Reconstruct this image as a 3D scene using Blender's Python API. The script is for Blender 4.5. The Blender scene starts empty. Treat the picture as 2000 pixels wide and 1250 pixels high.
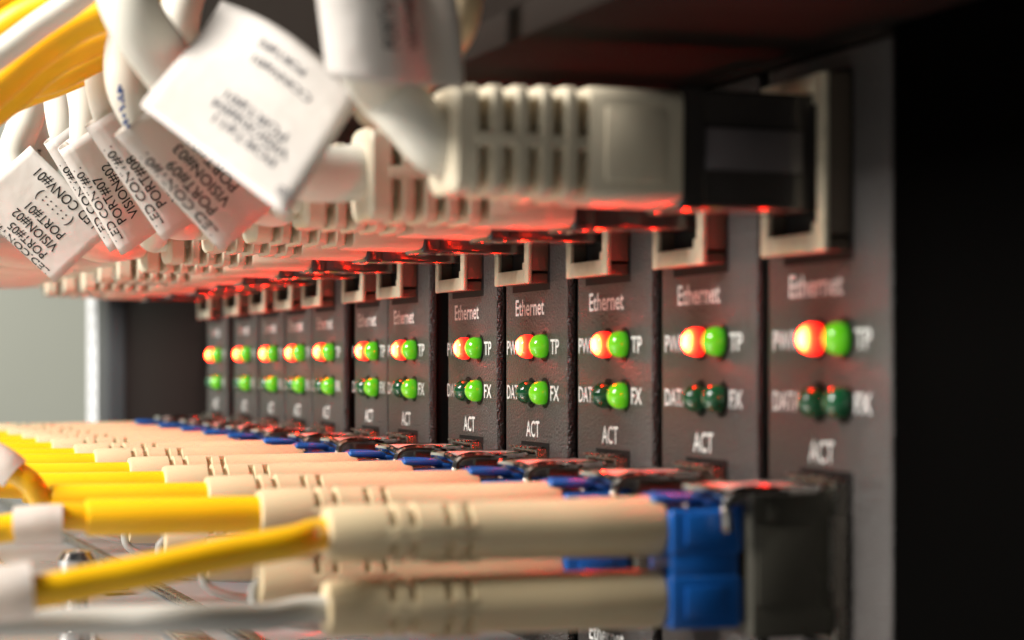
import bpy, bmesh, math, random
from mathutils import Vector, Matrix
random.seed(7)
SC = bpy.context.scene
COL = SC.collection
# ------------------------------------------------------------------ camera  (1 unit = 1 mm)
F = 4444.0                      # focal length in pixels of the 2000 px wide photograph
HY = 717.0                      # horizon row of the photograph
TH = math.atan(1467.0 / F)
CT, ST = math.cos(TH), math.sin(TH)
D0 = 89.4                       # camera distance from the panel plane (Y = 0)
CAM = Vector((0, -D0, 0)); FWD = Vector((-CT, ST, 0)); RGT = Vector((ST, CT, 0)); UP = Vector((0, 0, 1))
cd = bpy.data.cameras.new('camera'); cam = bpy.data.objects.new('camera', cd); COL.objects.link(cam)
cam.matrix_world = Matrix(((RGT.x, UP.x, -FWD.x, CAM.x), (RGT.y, UP.y, -FWD.y, CAM.y), (RGT.z, UP.z, -FWD.z, CAM.z), (0, 0, 0, 1)))
cd.sensor_width = 36.0; cd.lens = F / 2000 * 36.0
cd.shift_y = (HY - 625.0) / 2000.0
cd.clip_start = 5; cd.clip_end = 8000
cd.dof.use_dof = True; cd.dof.focus_distance = 290.0
APERTURE = 2.3                  # mm, diameter of the entrance pupil
cd.dof.aperture_fstop = cd.lens * 1e-3 / APERTURE
cd.dof.aperture_blades = 0
SC.camera = cam
# ------------------------------------------------------------------ world and lights
w = bpy.data.worlds.new('World'); SC.world = w; w.use_nodes = True
bg = w.node_tree.nodes['Background']; bg.inputs[0].default_value = (0.62, 0.66, 0.70, 1); bg.inputs[1].default_value = 0.055
def area(name, loc, to, sx, sy, watts, col):
    l = bpy.data.lights.new(name, 'AREA'); l.shape = 'RECTANGLE'; l.size = sx; l.size_y = sy; l.energy = watts; l.color = col
    o = bpy.data.objects.new(name, l); COL.objects.link(o); o.location = loc
    o.rotation_euler = (Vector(to) - Vector(loc)).to_track_quat('-Z', 'Y').to_euler(); return o
area('window_light', (-200, -650, 430), (-270, -30, 0), 300, 300, 1.68e7, (1.0, 0.97, 0.92))
area('front_fill_light', (260, -420, 420), (-240, 0, 0), 260, 260, 1.6e5, (1.0, 0.93, 0.80))  # added soft fill from the camera side for the boots' near faces
area('wall_fill_light', (-900, -420, 420), (-1490, -150, 40), 200, 200, 4.0e6, (1.0, 0.98, 0.92))  # extra fill light, added out of frame to brighten the wall and rail
SC.view_settings.view_transform = 'Standard'; SC.view_settings.look = 'None'
SC.view_settings.exposure = 0.0; SC.view_settings.gamma = 1.0
SC.cycles.use_denoising = True
SC.cycles.max_bounces = 8
SC.cycles.sample_clamp_indirect = 6.0

# ------------------------------------------------------------------ helpers
def at(px, py, z):
    return CAM + FWD * z + RGT * ((px - 1000.0) / F * z) + UP * ((HY - py) / F * z)
def s_of(px):                   # distance along the panel of a picture column on the panel plane
    return (F * D0 / CT / (px + 467.0) - D0 * ST) / CT

def mat(name, col, rough=0.5, metal=0.0, spec=0.5, bump=0.0, bscale=1.0, bdist=0.1, var=0.0, vscale=0.2, coat=0.0, sss=0.0, detail=2.0, transl=0.0, rvar=0.0):
    m = bpy.data.materials.new(name); m.use_nodes = True
    nt = m.node_tree; n = nt.nodes; L = nt.links
    b = n['Principled BSDF']; b.inputs['Base Color'].default_value = (*col, 1)
    b.inputs['Roughness'].default_value = rough; b.inputs['Metallic'].default_value = metal
    b.inputs['Specular IOR Level'].default_value = spec
    b.inputs['Coat Weight'].default_value = coat
    if sss:
        b.inputs['Subsurface Weight'].default_value = sss; b.inputs['Subsurface Radius'].default_value = (1.2, .8, .5); b.inputs['Subsurface Scale'].default_value = 1.0
    tc = n.new('ShaderNodeTexCoord')
    if var or rvar:
        t = n.new('ShaderNodeTexNoise'); t.inputs['Scale'].default_value = vscale; t.inputs['Detail'].default_value = 5
        L.new(tc.outputs['Object'], t.inputs['Vector'])
    if var:
        r = n.new('ShaderNodeMapRange'); r.inputs[1].default_value = .3; r.inputs[2].default_value = .7
        r.inputs[3].default_value = 1 - var; r.inputs[4].default_value = 1 + var * .5
        L.new(t.outputs['Fac'], r.inputs[0])
        mx = n.new('ShaderNodeVectorMath'); mx.operation = 'SCALE'; mx.inputs[0].default_value = col
        L.new(r.outputs[0], mx.inputs['Scale']); L.new(mx.outputs[0], b.inputs['Base Color'])
    if rvar:
        r = n.new('ShaderNodeMapRange'); r.inputs[1].default_value = .3; r.inputs[2].default_value = .7
        r.inputs[3].default_value = max(.03, rough - rvar); r.inputs[4].default_value = rough + rvar
        L.new(t.outputs['Fac'], r.inputs[0]); L.new(r.outputs[0], b.inputs['Roughness'])
    if bump:
        t2 = n.new('ShaderNodeTexNoise'); t2.inputs['Scale'].default_value = bscale; t2.inputs['Detail'].default_value = detail
        L.new(tc.outputs['Object'], t2.inputs['Vector'])
        bp = n.new('ShaderNodeBump'); bp.inputs['Strength'].default_value = bump; bp.inputs['Distance'].default_value = bdist
        L.new(t2.outputs['Fac'], bp.inputs['Height']); L.new(bp.outputs[0], b.inputs['Normal'])
    if transl:
        tr = n.new('ShaderNodeBsdfTranslucent'); tr.inputs[0].default_value = (*col, 1)
        ms = n.new('ShaderNodeMixShader'); ms.inputs[0].default_value = transl
        L.new(b.outputs[0], ms.inputs[1]); L.new(tr.outputs[0], ms.inputs[2]); L.new(ms.outputs[0], n['Material Output'].inputs['Surface'])
    return m
M = {}
M['plate'] = mat('powder_coat', (.048, .041, .037), .3, 0, .62, bump=1.0, bscale=3.0, bdist=.36, detail=3, var=.12, vscale=.15)
M['black'] = mat('matte_black', (.0015, .0014, .0013), .9, 0, .0)
M['chassis'] = mat('chassis_paint', (.011, .007, .005), .8, 0, .12, bump=.3, bscale=1.5, bdist=.1)
M['blank'] = mat('blank_panel_paint', (.010, .005, .004), .7, 0, .08, bump=.15, bscale=1.5, bdist=.1)
M['print'] = mat('white_print', (.74, .73, .70), .5)
M['shell'] = mat('port_shell_metal', (.74, .64, .47), .36, .35, .5, bump=.1, bscale=.8, bdist=.1, var=.15, vscale=.5)
M['void'] = mat('port_inside', (.006, .005, .005), .6, 0, .2)
M['chrome'] = mat('bright_metal', (.80, .76, .72), .12, 1.0, .5, bump=.1, bscale=.6, bdist=.1, rvar=.06, vscale=.6)
M['steel'] = mat('steel', (.34, .32, .28), .26, 1.0, .5, rvar=.08, vscale=.4, bump=.08, bscale=1, bdist=.1)
M['ivory'] = mat('ivory_boot', (.60, .52, .385), .36, 0, .5, bump=.12, bscale=1.2, bdist=.1, var=.07, vscale=.12)
M['jacket'] = mat('ivory_jacket', (.74, .70, .60), .34, 0, .5, bump=.1, bscale=.25, bdist=.3, var=.05, vscale=.08)
M['clear'] = mat('clear_plug', (.035, .030, .027), .14, 0, .55, bump=.2, bscale=.35, bdist=.3, coat=.3)
M['paper'] = mat('label_paper', (.78, .73, .68), .45, 0, .4, bump=.35, bscale=.28, bdist=.7, var=.05, vscale=.2, transl=.36)
M['ink'] = mat('black_ink', (.012, .012, .012), .6, 0, .2)
M['greyink'] = mat('grey_ink', (.10, .10, .11), .6, 0, .2)  # lighter than the black ink, stands in for out-of-focus print
M['blueink'] = mat('blue_ink', (.05, .13, .45), .6, 0, .2)
M['beige'] = mat('beige_boot', (.60, .475, .29), .4, 0, .45, bump=.12, bscale=.9, bdist=.1, var=.06, vscale=.15, sss=.1)
M['blue'] = mat('blue_plastic', (.007, .088, .34), .3, 0, .5, var=.12, vscale=.3, bump=.08, bscale=1, bdist=.1)
M['yellow'] = mat('yellow_jacket', (.92, .50, .004), .36, 0, .5, var=.08, vscale=.1, bump=.1, bscale=.3, bdist=.2)
M['wall'] = mat('wall_paint', (.54, .55, .47), .8, 0, .3, var=.08, vscale=.003)
M['tray'] = mat('tray_metal', (.46, .46, .46), .34, .6, .5, rvar=.1, vscale=.05, bump=.15, bscale=.3, bdist=.15, var=.2)
M['rail'] = mat('rail_white', (.90, .90, .90), .4, 0, .4)
M['greyjacket'] = mat('grey_jacket', (.48, .47, .43), .4, 0, .4, var=.05, vscale=.1)
M['redtape'] = mat('red_tape', (.60, .10, .06), .5)

def led_mat(name, base, stops, coat=.8):
    m = bpy.data.materials.new(name); m.use_nodes = True
    nt = m.node_tree; n = nt.nodes; L = nt.links; b = n['Principled BSDF']
    b.inputs['Base Color'].default_value = (*base, 1); b.inputs['Roughness'].default_value = .12; b.inputs['Coat Weight'].default_value = coat; b.inputs['Coat Roughness'].default_value = .05
    if stops:
        tc = n.new('ShaderNodeTexCoord'); sp = n.new('ShaderNodeSeparateXYZ'); L.new(tc.outputs['Object'], sp.inputs[0])
        mr = n.new('ShaderNodeMapRange'); mr.inputs[1].default_value = 0; mr.inputs[2].default_value = -2.0
        L.new(sp.outputs['Y'], mr.inputs[0])
        for k, nm in ((1, 'Emission Color'), (2, 'Emission Strength')):
            cr = n.new('ShaderNodeValToRGB'); e = cr.color_ramp.elements
            e[0].position = stops[0][0]; e[1].position = stops[-1][0]
            for st in stops[1:-1]: e.new(st[0])
            for i, st in enumerate(stops):
                e[i].color = (*st[1], 1) if k == 1 else (st[2], st[2], st[2], 1)
            L.new(mr.outputs[0], cr.inputs[0])
            L.new(cr.outputs[0], b.inputs[nm])
    return m
M['led_red'] = led_mat('red_light_lens', (.5, .03, .02), [(0, (1, .010, .008), 2.5), (.42, (1, .012, .006), 4.5), (.68, (1, .022, .004), 16), (.86, (1, .010, .002), 240), (1, (1, .0045, .0008), 1300)])
M['led_green'] = led_mat('green_light_lens', (.02, .22, .01), [(0, (.10, .75, .015), .10), (.35, (.22, .9, .012), .40), (1, (.40, 1, .015), .64)])
M['led_off'] = led_mat('dark_green_lens', (.008, .10, .035), None)

def finish(bm, name, m, parent=None, smooth=True, angle=35):
    me = bpy.data.meshes.new(name); bmesh.ops.recalc_face_normals(bm, faces=bm.faces); bm.to_mesh(me); bm.free()
    if m: me.materials.append(m)
    if smooth:
        me.polygons.foreach_set('use_smooth', [True] * len(me.polygons)); me.set_sharp_from_angle(angle=math.radians(angle))
    return obj(name, me, parent)
def obj(name, me, parent=None):
    o = bpy.data.objects.new(name, me); COL.objects.link(o)
    if parent: o.parent = parent
    return o
def tag(o, label=None, cat=None, group=None, kind=None):
    if label: o['label'] = label
    if cat: o['category'] = cat
    if group: o['group'] = group
    if kind: o['kind'] = kind
    return o
def empty(name, loc=(0, 0, 0)):
    o = bpy.data.objects.new(name, None); COL.objects.link(o); o.location = loc; o.empty_display_size = 2; return o
def box(bm, x0, x1, y0, y1, z0, z1, bev=0.0, seg=2):
    r = bmesh.ops.create_cube(bm, size=1.0); vs = r['verts']
    for v in vs:
        v.co = Vector((x0 + (v.co.x + .5) * (x1 - x0), y0 + (v.co.y + .5) * (y1 - y0), z0 + (v.co.z + .5) * (z1 - z0)))
    if bev:
        es = list({e for v in vs for e in v.link_edges})
        bmesh.ops.bevel(bm, geom=es, offset=bev, segments=seg, profile=.5, affect='EDGES', clamp_overlap=True)
def loft(bm, rings, cap=True):
    prev = None; first = None
    for r in rings:
        vs = [bm.verts.new(p) for p in r]
        if prev:
            n = len(vs)
            for i in range(n): bm.faces.new((prev[i], prev[(i + 1) % n], vs[(i + 1) % n], vs[i]))
        else: first = vs
        prev = vs
    if cap:
        bm.faces.new(first[::-1]); bm.faces.new(prev)
def rrect(y, hw, hh, r, cx=0, cz=0, seg=5):
    pts = []
    for (sx, sz, a0) in ((1, 1, 0), (-1, 1, 90), (-1, -1, 180), (1, -1, 270)):
        for k in range(seg + 1):
            a = math.radians(a0 + 90 * k / seg)
            pts.append(Vector((cx + sx * (hw - r) + r * math.cos(a), y, cz + sz * (hh - r) + r * math.sin(a))))
    return pts
def ring(y, rx, rz=None, cx=0, cz=0, n=24):
    rz = rz or rx
    return [Vector((cx + rx * math.cos(2 * math.pi * k / n), y, cz + rz * math.sin(2 * math.pi * k / n))) for k in range(n)]
def spline(pts, per=10):
    P = [Vector(p) for p in pts]; P = [P[0] * 2 - P[1]] + P + [P[-1] * 2 - P[-2]]
    out = []
    for i in range(1, len(P) - 2):
        for k in range(per):
            t = k / per; a, b, c, d = P[i - 1:i + 3]
            out.append(.5 * ((2 * b) + (c - a) * t + (2 * a - 5 * b + 4 * c - d) * t * t + (3 * b - a - 3 * c + d) * t ** 3))
    out.append(P[-2]); return out
def tube(bm, pts, r, n=20, per=10, rfun=None):
    P = spline(pts, per); t = (P[1] - P[0]).normalized(); u = t.orthogonal().normalized(); rings = []
    for i, p in enumerate(P):
        t2 = (P[min(i + 1, len(P) - 1)] - P[max(i - 1, 0)]).normalized()
        u = (u - t2 * u.dot(t2)).normalized(); v = t2.cross(u)
        rr = rfun(i / (len(P) - 1)) if rfun else r
        rings.append([p + (u * math.cos(2 * math.pi * k / n) + v * math.sin(2 * math.pi * k / n)) * rr for k in range(n)])
    loft(bm, rings)
TXT = {}
def text_geo(s, bold=0.0):
    """vertices and faces of a word, x from 0 to 1, y in capital heights"""
    if (s, bold) in TXT: return TXT[s, bold]
    c = bpy.data.curves.new('t', 'FONT'); c.body = s; c.resolution_u = 3; c.offset = bold
    o = bpy.data.objects.new('t', c); COL.objects.link(o); bpy.context.view_layer.update()
    me = bpy.data.meshes.new_from_object(o.evaluated_get(bpy.context.evaluated_depsgraph_get()))
    v = [x.co.copy() for x in me.vertices]; f = [tuple(p.vertices) for p in me.polygons]
    bpy.data.objects.remove(o); bpy.data.curves.remove(c); bpy.data.meshes.remove(me)
    x0 = min(a.x for a in v); x1 = max(a.x for a in v)
    TXT[s, bold] = ([((a.x - x0) / (x1 - x0), a.y / .70) for a in v], f); return TXT[s, bold]
def add_text(bm, s, fn, bold=0.0):
    v, f = text_geo(s, bold); vs = [bm.verts.new(fn(a, b)) for a, b in v]
    for p in f:
        try: bm.faces.new([vs[i] for i in p])
        except ValueError: pass
ORD = ['first', 'second', 'third', 'fourth', 'fifth', 'sixth', 'seventh', 'eighth', 'ninth', 'tenth', 'eleventh', 'twelfth']

# ------------------------------------------------------------------ the setting
EDGES = [(1500, 1741), (1292, 1479), (1128, 1273), (988, 1108), (875, 970), (758, 838), (693, 756.5), (611, 671), (558.5, 609.5), (508, 556), (457, 503), (405, 443)]
XM = [(-s_of(a), -s_of(b)) for a, b in EDGES]
X_END = -s_of(214); X_POST = XM[0][1] + .8

bm = bmesh.new(); box(bm, -1500, -1490, -900, 600, -400, 500)
tag(finish(bm, 'wall', M['wall'], None, False), kind='structure')
bm = bmesh.new(); box(bm, -1488, 400, -380, -3, -47, -45)
tag(finish(bm, 'floor', mat('shelf_paint', (.32, .34, .35), .5, 0, .4, var=.2, vscale=.02), None, False), kind='structure')

ch = empty('converter_chassis', (X_END, 10, -40))
tag(ch, 'long black rack chassis carrying the row of converter modules', 'chassis')
def cpart(bm, name, m): 
    bmesh.ops.translate(bm, verts=bm.verts, vec=(-X_END, -10, 40)); return finish(bm, name, m, ch)
bm = bmesh.new(); box(bm, X_END + 2, X_POST - .5, 7, 40, -44, 100); cpart(bm, 'backplane', M['void'])
bm = bmesh.new(); box(bm, X_END, X_POST - .6, -1.25, 6.8, 27.85, 170, .4); cpart(bm, 'upper_panel', M['chassis'])
bm = bmesh.new(); box(bm, -s_of(238), XM[-1][0] - .6, .6, 4, -44, 27.6, .3); cpart(bm, 'blank_panel', M['blank'])
bm = bmesh.new(); box(bm, X_END, -s_of(238) - .4, -3.5, 6.5, -44, 27.6, .8); cpart(bm, 'side_flange', mat('flange_paint', (.05, .052, .055), .45, 0, .4))

bm = bmesh.new(); box(bm, X_POST, 160, -.4, 30, -120, 170, .5)
tag(finish(bm, 'rack_post', M['black']), 'wide matte black rack post beside the first converter module', 'rack post')

bm = bmesh.new(); box(bm, X_END, 160, -28, -1.4, 28.0, 31, .3); cpart(bm, 'overhanging_shelf', M['chassis'])
# white rail at the end of the chassis
bm = bmesh.new()
xr0 = -s_of(187); xr1 = X_END - 1.0
box(bm, xr0, xr1, -2.5, 8, -120, 170, .6)
o = tag(finish(bm, 'rack_rail', M['rail']), 'bright white vertical rack rail with small holes at the chassis end', 'rack rail')
bm = bmesh.new()
for k in range(18):
    r = bmesh.ops.create_cone(bm, cap_ends=True, segments=12, radius1=1.3, radius2=1.3, depth=.2, matrix=Matrix.Translation(((xr0 + xr1) / 2, -2.52, -44 + k * 4.6)) @ Matrix.Rotation(math.pi / 2, 4, 'X'))
finish(bm, 'holes', mat('hole_shade', (.35, .35, .36), .7), o)

# metal tray under the fibre cables
tr = empty('cable_tray', (-300, -60, -30)); tag(tr, 'brushed pale metal cable tray with folded edges under the yellow cables', 'tray')
def tpart(bm, name, m): bmesh.ops.translate(bm, verts=bm.verts, vec=(300, 60, 30)); return finish(bm, name, m, tr)
bm = bmesh.new(); box(bm, -760, -60, -110, -9, -31.2, -30, .3); tpart(bm, 'base', M['tray'])
bm = bmesh.new()
box(bm, -760, -60, -40, -38.6, -29.8, -28.6, .3); box(bm, -760, -60, -57, -55.8, -29.8, -28.2, .3)
tpart(bm, 'folded_edge', M['steel'])
for a, b in ((-262, -47), (-214, -52), (-330, -47)):
    bm = bmesh.new(); box(bm, a, a + 30, b, b + 3.6, -29.7, -28.9, .3); tpart(bm, 'slot_rim', M['chrome'])

# ------------------------------------------------------------------ converter modules
def front_text(fp, s, x0, x1, zc, cap, y=-.03):
    bm = bmesh.new()
    add_text(bm, s, lambda a, b: Vector((x0 + a * (x1 - x0), y, zc + (b - .5) * cap)), .013)
    finish(bm, 'lettering', M['print'], fp, False)
def led_mesh():
    bm = bmesh.new(); r = 1.45; rings = [ring(.4, r * 1.0), ring(-.6, r)]
    for k in range(1, 8):
        a = math.pi / 2 * k / 8; rings.append(ring(-.6 - 1.4 * math.sin(a), r * math.cos(a)))
    rings.append(ring(-2.0, .06)); loft(bm, rings)
    me = bpy.data.meshes.new('indicator_light'); bmesh.ops.recalc_face_normals(bm, faces=bm.faces); bm.to_mesh(me); bm.free()
    me.polygons.foreach_set('use_smooth', [True] * len(me.polygons)); return me
LED = {}
for k in ('led_red', 'led_green', 'led_off'):
    LED[k] = led_mesh(); LED[k].materials.append(M[k])
bm = bmesh.new()
n = 24; a = ring(-.06, 1.85, n=n); b = ring(-.06, 1.45, n=n); c = ring(.3, 1.45, n=n); dd = ring(.02, 1.85, n=n)
va, vb, vc, vd = ([bm.verts.new(p) for p in q] for q in (a, b, c, dd))
for i in range(n):
    j = (i + 1) % n; bm.faces.new((va[i], va[j], vb[j], vb[i])); bm.faces.new((vb[i], vb[j], vc[j], vc[i])); bm.faces.new((vd[i], vd[j], va[j], va[i]))
bez = bpy.data.meshes.new('bezel'); bm.to_mesh(bez); bm.free(); bez.materials.append(M['void'])

# network port: origin at port centre on the panel plane
PW, PH, PP = 6.6, 7.75, 2.6
bm = bmesh.new()
QB = -PP + .55
box(bm, PW - 1.6, PW, -PP, QB, -PH, PH, .15)               # bar on the +X side
box(bm, -PW, -PW + 1.5, -PP, QB, -PH, -PH + 4.2, .15)      # lower and upper lips of the keyed side
box(bm, -PW, -PW + 1.5, -PP, QB, PH - 4.2, PH, .15)
box(bm, -PW + 1.48, PW - 1.58, -PP, QB, PH - 1.7, PH - .02, .12); box(bm, -PW + 1.48, PW - 1.58, -PP, QB, -PH + .02, -PH + 1.7, .12)
box(bm, PW - 2.8, PW - 1.59, -PP + .2, QB, -PH + 1.69, -PH + 2.6, .1); box(bm, PW - 2.8, PW - 1.59, -PP + .2, QB, PH - 2.6, PH - 1.69, .1)
shell_o = finish(bm, 'port_shell', M['shell'])
bm = bmesh.new(); box(bm, -PW + 1.3, PW - 1.45, -.6, 1.2, -PH + 1.6, PH - 1.6)
box(bm, -PW - .35, PW + .45, -.05, .5, -PH - .75, PH + .5)
inner_o = finish(bm, 'port_cavity', M['void'], None, False)
bm = bmesh.new()
box(bm, PW - 1.3, PW - .08, QB - .05, 1, -PH + 1.5, PH - .1, .1); box(bm, -PW + .08, -PW + 1.2, QB - .05, 1, -PH + .1, PH - .1, .1)
box(bm, -PW + .1, PW - .3, QB - .05, 1, PH - 1.2, PH - .08, .1); box(bm, -PW + .1, PW - .3, QB - .05, 1, -PH + .08, -PH + 1.2, .1)
house_o = finish(bm, 'port_housing', mat('port_housing', (.105, .078, .056), .4, .3, .5, bump=.1, bscale=1, bdist=.1)); COL.objects.unlink(house_o)
for o in (shell_o, inner_o): COL.objects.unlink(o)
# fibre cage on the panel: origin at cage centre (z -16.8)
bm = bmesh.new()
for (x0, x1, z0, z1) in ((-4.7, -4.2, -7, 7), (4.2, 4.7, -7, 7), (-4.2, 4.2, 6.5, 7), (-4.2, 4.2, -7, -6.5)):
    box(bm, x0, x1, -1.4, 2, z0, z1, .1)
for k in range(5):
    box(bm, -4.0 + k * 1.7, -2.9 + k * 1.7, -2.1, -.2, 7.0, 7.25, .08)
box(bm, 4.7, 4.95, -2, -.2, -4, 4, .08)
cage_o = finish(bm, 'fiber_cage', M['steel']); COL.objects.unlink(cage_o)
bm = bmesh.new(); box(bm, -5.2, 5.3, -.04, .3, -7.6, 7.7); cut_o = finish(bm, 'cage_cutout', M['void'], None, False); COL.objects.unlink(cut_o)

FEAT = []
for i, (xa, xb) in enumerate(XM):
    wd = xb - xa; off = (wd - 23.4) / 2
    root = empty('media_converter', (xa, 0, 0))
    st = 'lower right light green' if i > 1 else 'both lower lights unlit'
    tag(root, f'charcoal converter module, {st}, {ORD[i]} slot from the black rack post', 'media converter', 'media converter modules in the chassis')
    bm = bmesh.new(); box(bm, .25, wd - .25, 1.3, 6.9, -43.5, 27.2); finish(bm, 'module_body', M['void'], root, False)
    bm = bmesh.new(); box(bm, 0, wd, 0, 1.2, -44, 27.6, .22, 2)
    fp = finish(bm, 'faceplate', M['plate'], root)
    g = lambda x: x + off
    front_text(fp, 'Ethernet', g(4.2), g(15.0), 7.35, 2.0)
    front_text(fp, 'PWR', g(.7), g(5.9), 2.45, 1.75); front_text(fp, 'TP', g(17.3), g(20.4), 2.45, 1.75)
    front_text(fp, 'DATA', g(.7), g(6.7), -3.1, 1.75); front_text(fp, 'FX', g(17.3), g(20.4), -3.1, 1.75)
    front_text(fp, 'ACT', g(8.3), g(13.3), -7.5, 1.95)
    front_text(fp, 'Ethernet', g(4.2), g(15.0), -29.8, 2.0)
    for (lx, lz, kind, lab) in ((10.3, 2.5, 'led_red', 'lit red power light'), (15.3, 2.5, 'led_green', 'lit green light beside the red one'),
                                (10.3, -3.1, 'led_off', 'unlit dark lens'), (15.3, -3.1, 'led_off' if i < 2 else 'led_green', None)):
        l = obj('indicator_light', LED[kind], root); l.location = (g(lx), 0, lz)
        if lab: l['label'] = lab
        elif i > 1: l['label'] = 'lit green fibre light'
        l.rotation_euler = (random.uniform(-.05, .05), 0, random.uniform(-.08, .08))
        z = obj('bezel', bez, l)
    jx = g(10.0); p = obj('network_port', shell_o.data, root); p.location = (jx, 0, 17.75); obj('port_cavity', inner_o.data, p); obj('port_housing', house_o.data, p)
    sx = g(11.6); c = obj('fiber_cage', cage_o.data, root); c.location = (sx, 0, -16.8); q = obj('cage_cutout', cut_o.data, c)
    FEAT.append((xa + jx, xa + sx))

# ------------------------------------------------------------------ optical transceivers
bm = bmesh.new(); box(bm, -4.1, 4.1, -9.0, 1.5, -6.5, 6.3, .35, 3); t_body = finish(bm, 'transceiver_body', mat('satin_body', (.07, .065, .05), .45, .3, .5, bump=.1, bscale=1, bdist=.1))
bm = bmesh.new(); box(bm, -4.15, 3.9, -11.4, -2.2, 6.2, 6.55, .18, 2)
t_plate = finish(bm, 'latch_plate', mat('satin_plate', (.78, .70, .64), .3, .55, .6, bump=.1, bscale=.6, bdist=.1))
bm = bmesh.new()
for sx in (-1, 1):
    tube(bm, [(sx * 3.9, -2.8, 6.2), (sx * 4.5, -6, 6.2), (sx * 4.5, -9.5, 6.3), (sx * 4.3, -11.2, 5.6), (sx * 4.3, -11.4, 3.6), (sx * 4.3, -11.3, 2.8)], .48, 10, 6)
tube(bm, [(-4.3, -11.2, 5.7), (-3, -11.9, 6.2), (0, -12.1, 6.3), (3, -11.9, 6.2), (4.3, -11.2, 5.7)], .5, 10, 6)
t_bail = finish(bm, 'bail_latch', M['chrome'])
bm = bmesh.new(); box(bm, 4.12, 4.35, -8.5, -3.2, -3.6, 3.2, .08); box(bm, 4.12, 4.5, -7.6, -6.4, 3.6, 5.2, .1); t_lab = finish(bm, 'side_spring', bpy.data.materials['satin_body'])
for o in (t_body, t_plate, t_bail, t_lab): COL.objects.unlink(o)
for i, (jx, sx) in enumerate(FEAT):
    r = empty('optical_transceiver', (sx, 0, -16.8))
    tag(r, f'metal transceiver with chrome latch in the {ORD[i]} converter from the black rack post', 'transceiver', 'optical transceivers below the lights')
    for q in (t_body, t_plate, t_bail, t_lab): obj(q.name.split('.')[0], q.data, r)

# ------------------------------------------------------------------ fibre patch cables
bm = bmesh.new()
box(bm, -2.9, 2.9, -15.9, -9.4, -5.6, -1.0, .35, 3); box(bm, -2.9, 2.9, -15.9, -9.4, .7, 4.6, .35, 3); box(bm, -2.75, 2.75, -15.7, -9.6, -1.5, 1.1, .2)
box(bm, -2.3, 2.3, -9.6, -6, -5.2, -1.4, .2); box(bm, -2.3, 2.3, -9.6, -6, 1, 4.9, .2)
box(bm, 2.85, 3.15, -14.6, -11.0, -4.6, -1.9, .12); box(bm, 2.85, 3.15, -14.6, -11.0, 1.6, 4.2, .12)
f_body = finish(bm, 'duplex_connector', M['blue'])
bm = bmesh.new()
tube(bm, [(0, -16.6, 5.6), (0, -14, 5.5), (0, -12.2, 5.2), (0, -11, 4.5)], .5, 10, 5)
box(bm, -1.7, 1.7, -17.0, -12.6, 5.15, 5.85, .32, 3); box(bm, -1.5, 1.5, -16.4, -9.4, 4.0, 4.75, .2, 3); box(bm, -1.0, 1.0, -12.0, -10.2, 4.3, 5.3, .28, 3)
f_latch = finish(bm, 'latch_lever', M['blue'])
def boot_mesh():
    bm = bmesh.new(); rings = [ring(-15.8, 2.2), ring(-16.0, 2.5), ring(-16.6, 2.62), ring(-24, 2.55), ring(-31.0, 2.5)]
    for y in (-33.2, -34.9, -38.0, -39.7):
        rings += [ring(y, 2.45), ring(y - .1, 1.95), ring(y - .65, 1.95), ring(y - .75, 2.45)]
    rings += [ring(-44.9, 2.35), ring(-45.3, 2.2), ring(-45.4, 1.7)]
    loft(bm, rings)
    [box(bm, sx * 1.2, sx * 2.42, -41, -32.5, -.7, .7, .2) for sx in (-1, 1)]; [box(bm, -.7, .7, -36.5, -32.5, sz * 1.2, sz * 2.42, .2) for sz in (-1, 1)]
    return finish(bm, 'strain_boot', M['beige'])
f_boot = boot_mesh()
bm = bmesh.new(); loft(bm, [ring(-45.2, 1.5), ring(-45.25, 1.72), ring(-61, 1.72), ring(-61.3, 1.6), ring(-61.32, 1.1)]); f_sleeve = finish(bm, 'sleeve', M['yellow'])
for o in (f_body, f_latch, f_boot, f_sleeve): COL.objects.unlink(o)
ZC = -16.8; DZ = 3.1
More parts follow.
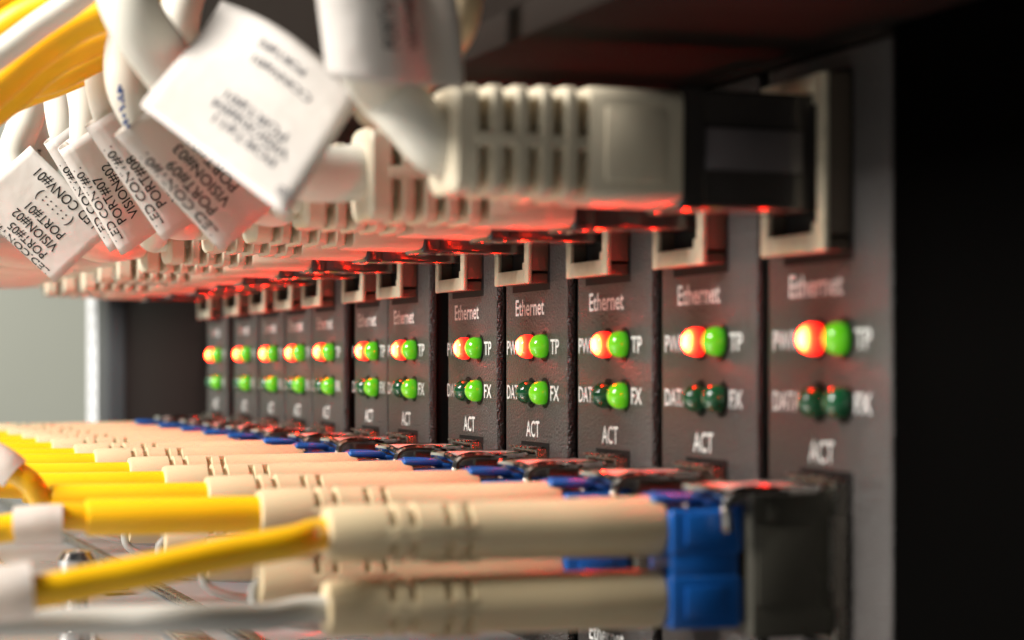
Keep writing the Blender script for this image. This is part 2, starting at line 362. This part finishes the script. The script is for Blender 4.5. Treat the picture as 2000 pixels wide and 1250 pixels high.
for i, (jx, sx) in enumerate(FEAT):
    r = empty('fiber_patch_cable', (sx, 0, ZC))
    if i == 0: what = 'fibre cable with one yellow and one grey lead'
    else: what = 'yellow fibre cable with beige boots'
    tag(r, f'{what}, {ORD[i]} from the black rack post', 'fiber cable', 'fibre patch cables along the chassis')
    obj('duplex_connector', f_body.data, r)
    l = obj('latch_lever', f_latch.data, r)
    yaw = [0.0, .0, .0][i] if i < 3 else random.uniform(-.03, .03)
    for k, dz in enumerate((DZ, -DZ)):
        b = obj('strain_boot', f_boot.data, r); b.location = (0, 0, dz)
        inv = r.location
        if i > 0 and k == 0:
            s_ = obj('sleeve', f_sleeve.data, b)
            s_.rotation_euler = (0, 0, 0)
        bm = bmesh.new()
        def loc(px, py, z): return at(px, py, z) - inv
        if i == 0 and k == 0:
            pts = [(0, -43, dz), (0, -46, dz - .05), loc(575, 1058, 184), loc(440, 1082, 181), loc(300, 1112, 178), loc(180, 1136, 176), loc(60, 1158, 174), loc(-80, 1165, 173)]; rad = 1.35; m = M['yellow']
        elif i == 0:
            pts = [(0, -43, dz), (0, -47, dz), loc(520, 1205, 184), loc(380, 1208, 181), loc(200, 1212, 180), loc(40, 1216, 178), loc(-80, 1220, 176)]; rad = 1.15; m = M['greyjacket']
        elif i == 1 and k == 0:
            pts = [(0, -60.5, dz), (0, -64, dz + .1), loc(60, 1023, 206), loc(-20, 1036, 205), loc(-120, 1040, 205)]; rad = 1.3; m = M['yellow']
        elif k == 1:
            pts = [(0, -43, dz), (0, -45.0, dz), (0, -45.8, dz - 1.0), (0, -45.2, dz - 2.9), (0, -42, dz - 4.2), (0, -34, dz - 4.8), (0, -14, dz - 5)]; rad = .5; m = M['greyjacket']
        elif i == 2 and k == 0:
            pts = [(0, -60.5, dz), (.2, -62.2, dz + .25), loc(55, 940, 231), loc(15, 915, 231), loc(-40, 880, 232), loc(-120, 860, 232)]; rad = 1.25; m = M['yellow']
        else:
            a = random.uniform(-1.5, 1.5); b2 = random.uniform(-1, 1.5)
            pts = [(0, -60.5, dz), (0, -66, dz + b2 * .2), (a, -80, dz + b2), (a * 2, -98, dz + b2 * 2), (a * 2, -125, dz + 4)]; rad = 1.25; m = M['yellow']
        tube(bm, pts, rad, 18, 8); finish(bm, 'cable_jacket', m, r)
    if i == 1:
        bm = bmesh.new(); tube(bm, [at(122, 1022, 206) - inv, at(75, 1023, 205.6) - inv, at(30, 1027, 205.4) - inv], 1.75, 20, 6); o = finish(bm, 'cable_label', M['paper'], r); o['label'] = 'white tag wrapped round the yellow lead'
    if i == 0:
        bm = bmesh.new(); tube(bm, [at(62, 1152, 174) - inv, at(20, 1157, 173.6) - inv, at(-60, 1163, 173.2) - inv], 2.2, 20, 6); o = finish(bm, 'cable_label', M['paper'], r); o['label'] = 'white tag wrapped round the yellow lead'
    if i == 2:
        bm = bmesh.new(); tube(bm, [at(28, 925, 231) - inv, at(8, 909, 231) - inv, at(-26, 889, 231.6) - inv], 1.8, 20, 6); o = finish(bm, 'cable_label', M['paper'], r); o['label'] = 'pinkish white tag wrapped round the yellow lead'

# ------------------------------------------------------------------ network patch cables
def rj_boot():
    bm = bmesh.new(); W_, H_, R = 4.5, 4.85, 1.1
    rings = [rrect(-14.6, W_ - .5, H_ - .5, R), rrect(-14.8, W_ - .05, H_ - .05, R), rrect(-15.0, W_, H_, R), rrect(-23.0, W_, H_, R), rrect(-23.25, W_ - .1, H_ - .1, R)]
    y = -23.3
    for k in range(5):
        wv = .985 - .012 * k
        rings += [rrect(y - .03, 1.9, 2.3, R * .8), rrect(y - .82, 1.9, 2.3, R * .8), rrect(y - .88, (W_ - .3) * wv, (H_ - .3) * wv, R), rrect(y - 1.12, W_ * wv, H_ * wv, R + .15)]
        if k < 4: rings += [rrect(y - 1.92, W_ * wv, H_ * wv, R + .15), rrect(y - 2.12, (W_ - .3) * wv, (H_ - .3) * wv, R)]; y -= 2.15
    rings += [rrect(-34.6, 4.1, 4.45, 1.4), rrect(-34.95, 3.8, 4.1, 1.5), rrect(-35.05, 3.2, 3.2, 1.6)]
    loft(bm, rings)
    for sx in (-1, 1):
        box(bm, sx * 1.5, sx * 4.32, -33.2, -22.9, -.6, .6, .2)
        box(bm, sx * 3.9, sx * 4.7, -21.9, -16.4, -3.2, 3.2, .28) if sx > 0 else None
    for sz in (-1, 1): box(bm, -.6, .6, -33.2, -22.9, sz * 3.2 - 1.2, sz * 3.2 + 1.2, .15)
    return finish(bm, 'strain_boot', M['ivory'])
n_boot = rj_boot()
bm = bmesh.new(); box(bm, -3.9, 3.95, -15, 0, -5.1, 5.1, .4, 3); box(bm, -4.0, 4.1, -14.9, -12.4, -5.25, 5.25, .4, 3)
n_plug = finish(bm, 'plug', M['clear'])
bm = bmesh.new()
rings = [rrect(-3.2, .5, 2.0, .2, -4.9, 0), rrect(-7, .5, 2.0, .2, -5.2, 0), rrect(-12, .45, 1.6, .2, -6.2, 0), rrect(-15.5, .4, 1.5, .2, -6.9, 0)]
loft(bm, rings); n_tab = finish(bm, 'latch_tab', M['clear'])
bm = bmesh.new(); box(bm, 3.9, 4.3, -12.6, -3.4, -1.9, 1.9, .2); n_win = finish(bm, 'contact_window', mat('plug_window', (.10, .085, .085), .2, 0, .6, coat=.3))
for o in (n_boot, n_plug, n_tab, n_win): COL.objects.unlink(o)
ZJ = 18.6
BASE = {}
RC = 2.3
def boot_exit(i, p=34.0, dz=0.0):
    return Vector((FEAT[i][0], -p, ZJ + dz))
def make_label(parent, inv, c0, c1, e0, rows, r=None, back=1.0, ink='ink', wave=.25):
    """c0, c1: start and end of the folded edge; e0: free corner at the start. rows of (text, u0, u1, w, cap)"""
    A = c0; du = c1 - c0; dw = e0 - c0
    nrm = du.cross(dw).normalized()
    if nrm.dot(CAM - A) < 0: nrm = -nrm
    Wd = dw.length; r = r or min(3.0, Wd * .45)
    def nf(w):
        x = w * Wd
        if x < r: return r * math.sqrt(max(0, 1 - ((r - x) / r) ** 2))
        t = (x - r) / max(1e-6, Wd - r); return r * (.5 + .5 * math.cos(math.pi * min(1, t))) * (1 - .0 * t) + .10
    def S(u, w, side=1, off=0):
        bend = wave * math.sin(math.pi * u) - wave * .8 * u * (1 - w) * w * 2
        return A + du * u + dw * w + nrm * ((nf(w) if side > 0 else -nf(w) * back) + off + bend * w * 2.0)
    bm = bmesh.new(); NU, NW = 14, 26
    ws = [1 - (k / NW) for k in range(NW + 1)]; ws = [math.sin(x * math.pi / 2) ** 1.6 if False else x ** 1.5 for x in ws]
    path = [(w, 1) for w in ws] + [(w, -1) for w in ws[::-1][1:]]
    grid = [[bm.verts.new(S(u / NU, w, s)) for (w, s) in path] for u in range(NU + 1)]
    for a in range(NU):
        for b in range(len(path) - 1):
            bm.faces.new((grid[a][b], grid[a + 1][b], grid[a + 1][b + 1], grid[a][b + 1]))
    bmesh.ops.translate(bm, verts=bm.verts, vec=-inv)
    o = finish(bm, 'cable_label', M['paper'], parent, True, 80)
    sm = o.modifiers.new('thick', 'SOLIDIFY'); sm.thickness = .14; sm.offset = -1
    for (s, u0, u1, wc, cap) in rows:
        bm = bmesh.new()
        add_text(bm, s, lambda a, b: S(u0 + a * (u1 - u0), max(.012, wc + cap * (.5 - b)), 1, .06) - inv, .008)
        finish(bm, 'lettering', M[ink], o, False)
    return o, S
def rows_for(n, vis):
    return [('LED CONV#01', .12, .80, .10, .13), (f'PORT#{n:02d}', .23, .66, .29, .16), (f'VISION#{vis:02d}', .21, .71, .52, .16), ('PORT#01', .25, .68, .75, .16)]

def row(px, py, i):
    s = -FEAT[i][0]; return at(px, py, s * CT / (1 - ST * CT * (px + 467.0) / F))
def patch_cable(i, name_bits, pts, label=None, r=RC, zoff=0.0, boot=True):
    base = Vector((FEAT[i][0], 0, ZJ + zoff)); root = empty('patch_cable', base)
    tag(root, name_bits, 'network cable', 'network patch cables above the lights')
    bt = obj('strain_boot', n_boot.data, root); pl = obj('plug', n_plug.data, root)
    tx = -.012 if i == 0 else random.uniform(-.022, .022); tz = 0 if i == 0 else random.uniform(-.02, .02)
    for q in (bt, pl): q.rotation_euler = (tx, 0, tz); obj('latch_tab', n_tab.data, pl); obj('contact_window', n_win.data, pl)
    bm = bmesh.new(); P = [Vector((0, -33.0, 0)), Vector((0, -35.2, 0))] + [p - base for p in pts]
    tube(bm, P, r, 24, 10); cb = finish(bm, 'cable_jacket', M['jacket'], root)
    return root, base

# cable with the blurred label over its sleeve (first module)
root, base = patch_cable(0, 'thick ivory network cable with olive shaded boot, plugged in beside the black rack post', [
    row(800, 226, 0), row(742, 165, 0), at(704, 90, 184), at(690, 0, 181), at(700, -110, 180)], r=2.55)
lab, S_ = make_label(root, base, at(648, 150, 181), at(618, -90, 178), at(905, 172, 188), [('PORT#12', .3, .8, .3, .1), ('VISION#04', .3, .8, .5, .1)], r=3.5)
lab['label'] = 'white label sleeve standing open above the boot'
# second module: the big white label
root, base = patch_cable(1, 'ivory network cable carrying the largest white label, second from the black rack post', [
    row(660, 340, 1), row(590, 336, 1), at(500, 300, 214), at(410, 225, 210), at(330, 130, 206), at(262, 30, 203), at(225, -90, 205)], r=2.7)
lab, S_ = make_label(root, base, at(556, 420, 184), at(276, 208, 196), at(705, 190, 196), [
    ('PORT#11', .18, .60, .22, .07), ('VISION#04', .14, .66, .31, .07), ('PORT#01', .20, .62, .40, .07), ('CONV#01', .2, .6, .72, .06), ('PORT#02', .3, .62, .84, .06), ('LED', .02, .10, .10, .06)], r=.16, ink='greyink', wave=.8)
lab['label'] = 'large white label with grey print turned upside down'

LABS = [  # module index, left start (u0,w0), left end (u1,w0), free corner (u0,w1), depth, port, vision
    (2, (430, 490), (226, 266), (533, 403), 236, 9, 3),
    (3, (318, 471), (166, 250), (425, 400), 258, 8, 2),
    (4, (236, 498), (114, 294), (335, 432), 278, 7, 2),
    (5, (214, 492), (86, 282), (300, 430), 296, 6, 1),
]
TOPS = [[(256, 185), (246, 115), (264, 35), (300, -80)], [(212, 195), (206, 125), (230, 40), (270, -80)],
        [(172, 215), (165, 140), (196, 55), (240, -60)], [(126, 240), (121, 165), (150, 95), (205, 20), (250, -60)]]
for (i, a, b, c, z, pn, vn), tp in zip(LABS, TOPS):
    ux, uy = b[0] - a[0], b[1] - a[1]; wx, wy = c[0] - a[0], c[1] - a[1]
    wl = math.hypot(wx, wy) / F * z; k = 2.4 / wl
    e = [at(a[0] + wx * ww + ux * uu, a[1] + wy * ww + uy * uu, z + dz) for uu, ww, dz in ((.0, 1.02, 7), (.25, .68, 4.5), (.58, .50, 3), (.84, .44, 1))]
    xr = 4680.0 * 54 / (-FEAT[i][0] * CT + 17) - 467
    pts = [row(xr - 20, HY - ZJ * F / (-FEAT[i][0] * CT + 17), i)] + e + [at(x, y, z - 1) for x, y in tp]
    root, base = patch_cable(i, f'ivory network cable with a white label reading PORT#{pn:02d}', pts)
    lab, S_ = make_label(root, base, at(*a, z), at(*b, z - 4), at(*c, z + 1), rows_for(pn, vn), r=1.3, back=3.6)
    lab['label'] = f'white label reading PORT#{pn:02d}, print upside down'
    if i == 2:                      # blue print on this jacket
        bm = bmesh.new()
        for (x, y) in ((234, 170), (238, 178), (239, 187), (240, 197), (232, 178), (241, 208), (242, 226), (247, 236), (250, 246), (243, 240), (233, 192), (236, 214)):
            p = at(x, y, z - 2 - 3.2); box(bm, p.x - base.x - .22, p.x - base.x + .22, p.y - base.y - .14, p.y - base.y + .14, p.z - base.z - .2, p.z - base.z + .2, .05)
        finish(bm, 'jacket_print', M['blueink'], root)
# seventh module: wide flat label, PORT#05
z = 311
pts = [at(190, 480, z + 12), at(120, 440, z + 5), at(60, 380, z + 3), at(30, 300, z + 3), at(60, 220, z + 2), at(90, 140, z), at(130, 20, z), at(150, -60, z)]
root, base = patch_cable(6, 'ivory network cable with a wide white label reading PORT#05', pts)
lab, S_ = make_label(root, base, at(107, 551, z - 4), at(-62, 397, z - 6), at(228, 440, z - 6), [
    ('LED.CONV#01', .10, .80, .07, .09), ('PORT#05', .22, .62, .20, .105), ('VISION#02', .20, .68, .35, .105), ('PORT#01', .24, .64, .50, .105),
    ('( : : : : : )', .28, .66, .66, .105), ('LED CONV#01', .12, .80, .84, .12)], r=2.0)
lab['label'] = 'wide white label reading PORT#05, six rows of print upside down'
for i in range(7, 12):
    b0 = boot_exit(i); q = random.uniform(-2, 2)
    kk = i - 7
    pts = [b0 + Vector((1, -8, -.5)), b0 + Vector((3 + q, -20, 0)), b0 + Vector((7 + q, -30, 6)), b0 + Vector((10 + q, -36, 18)), b0 + Vector((12 + q, -37, 34)), b0 + Vector((14 + q, -34, 60))]
    root, base = patch_cable(i, f'ivory network cable curving up out of the {ORD[i]} port from the black rack post', pts)
    if i == 7:
        c0 = at(20, 372, 345); lab, S_ = make_label(root, base, at(-22, 395, 340), at(16, 228, 342), at(96, 400, 345), [('PORT#01', .2, .62, .30, .1), ('PORT#04', .2, .62, .55, .1)], r=2.9)
# upper row cables
def loose(name, label, cat, pts, r, m, group=None):
    c = sum((Vector(p) for p in pts), Vector()) / len(pts)
    o = empty(name, pts[0]); tag(o, label, cat, group)
    bm = bmesh.new(); tube(bm, [p - pts[0] for p in pts], r, 20, 10); finish(bm, 'cable_jacket', m, o); return o
loose('hanging_cable', 'pale ivory cable rising behind the big white label', 'cable', [at(385, -80, 224), at(358, 0, 222), at(350, 70, 222), at(375, 140, 224), at(440, 230, 228)], 2.0, M['jacket'])
loose('hanging_cable', 'tan cable behind the thick ivory cable that carries the largest label', 'cable', [at(290, -90, 255), at(305, 0, 255), at(335, 90, 255), at(400, 190, 257)], 2.6, M['ivory'])
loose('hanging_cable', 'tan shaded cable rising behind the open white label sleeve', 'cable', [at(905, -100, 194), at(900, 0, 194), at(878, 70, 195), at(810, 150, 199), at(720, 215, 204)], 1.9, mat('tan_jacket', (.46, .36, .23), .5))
YC = [([(-60, 20), (60, -20), (200, -90)], 232, 1.9), ([(-60, 110), (40, 40), (140, -10), (260, -80)], 226, 1.9), ([(-60, 150), (15, 95), (75, 50), (140, 5), (220, -60)], 222, 1.15),
      ([(-50, 210), (0, 165), (80, 95), (160, 45), (240, 15), (340, -40)], 226, 1.8), ([(-60, 250), (20, 190), (100, 122), (180, 80), (260, 45), (360, 10)], 240, 1.75),
      ([(-50, 240), (30, 175), (110, 150), (190, 110), (280, 70), (360, 50)], 252, 1.7), ([(-40, 232), (30, 190), (110, 160), (180, 130), (260, 100)], 262, 1.7), ([(-60, 60), (40, 5), (140, -50)], 250, 1.9)]
ydesc = ['outermost at the corner of the frame', 'lying just above the pale cable', 'with a long highlight, lying just under the pale cable', 'sagging under the highlighted one', 'half hidden in the bundle behind the thick ivory cable', 'passing behind the ivory loops', 'lowest of the bundle, just above the labels', 'deep behind the outermost cable']
YL = [0, 1, None, 2, 3, 4, 6, 7]
for (p, z, r), k in zip(YC, YL):
    P_ = [at(x, y, z) for x, y in p]
    if k is None: loose('hanging_cable', 'white cable lying between the bright yellow cables', 'cable', P_, 1.35, M['jacket'])
    else: loose('hanging_cable', f'bright yellow cable {ydesc[k]}', 'cable', P_, r, M['yellow'], 'yellow cables hanging in a bundle')
# chrome post in front of the tray
bm = bmesh.new(); c = at(150, 1170, 232)
rings = [[Vector((c.x + rr * math.cos(2 * math.pi * k / 20), c.y + rr * math.sin(2 * math.pi * k / 20), zz)) for k in range(20)] for rr, zz in ((2.0, -30), (2.0, -27), (1.2, -26.8), (1.2, -21.5), (1.9, -21.2), (2.0, -19.6), (1.4, -18.8), (.3, -18.6))]
loft(bm, rings); tag(finish(bm, 'standoff', M['chrome']), 'small chrome standoff post on the tray under the yellow leads', 'standoff')
for o in list(bpy.data.objects):
    if o.users_collection == () and o.type == 'MESH': bpy.data.objects.remove(o)
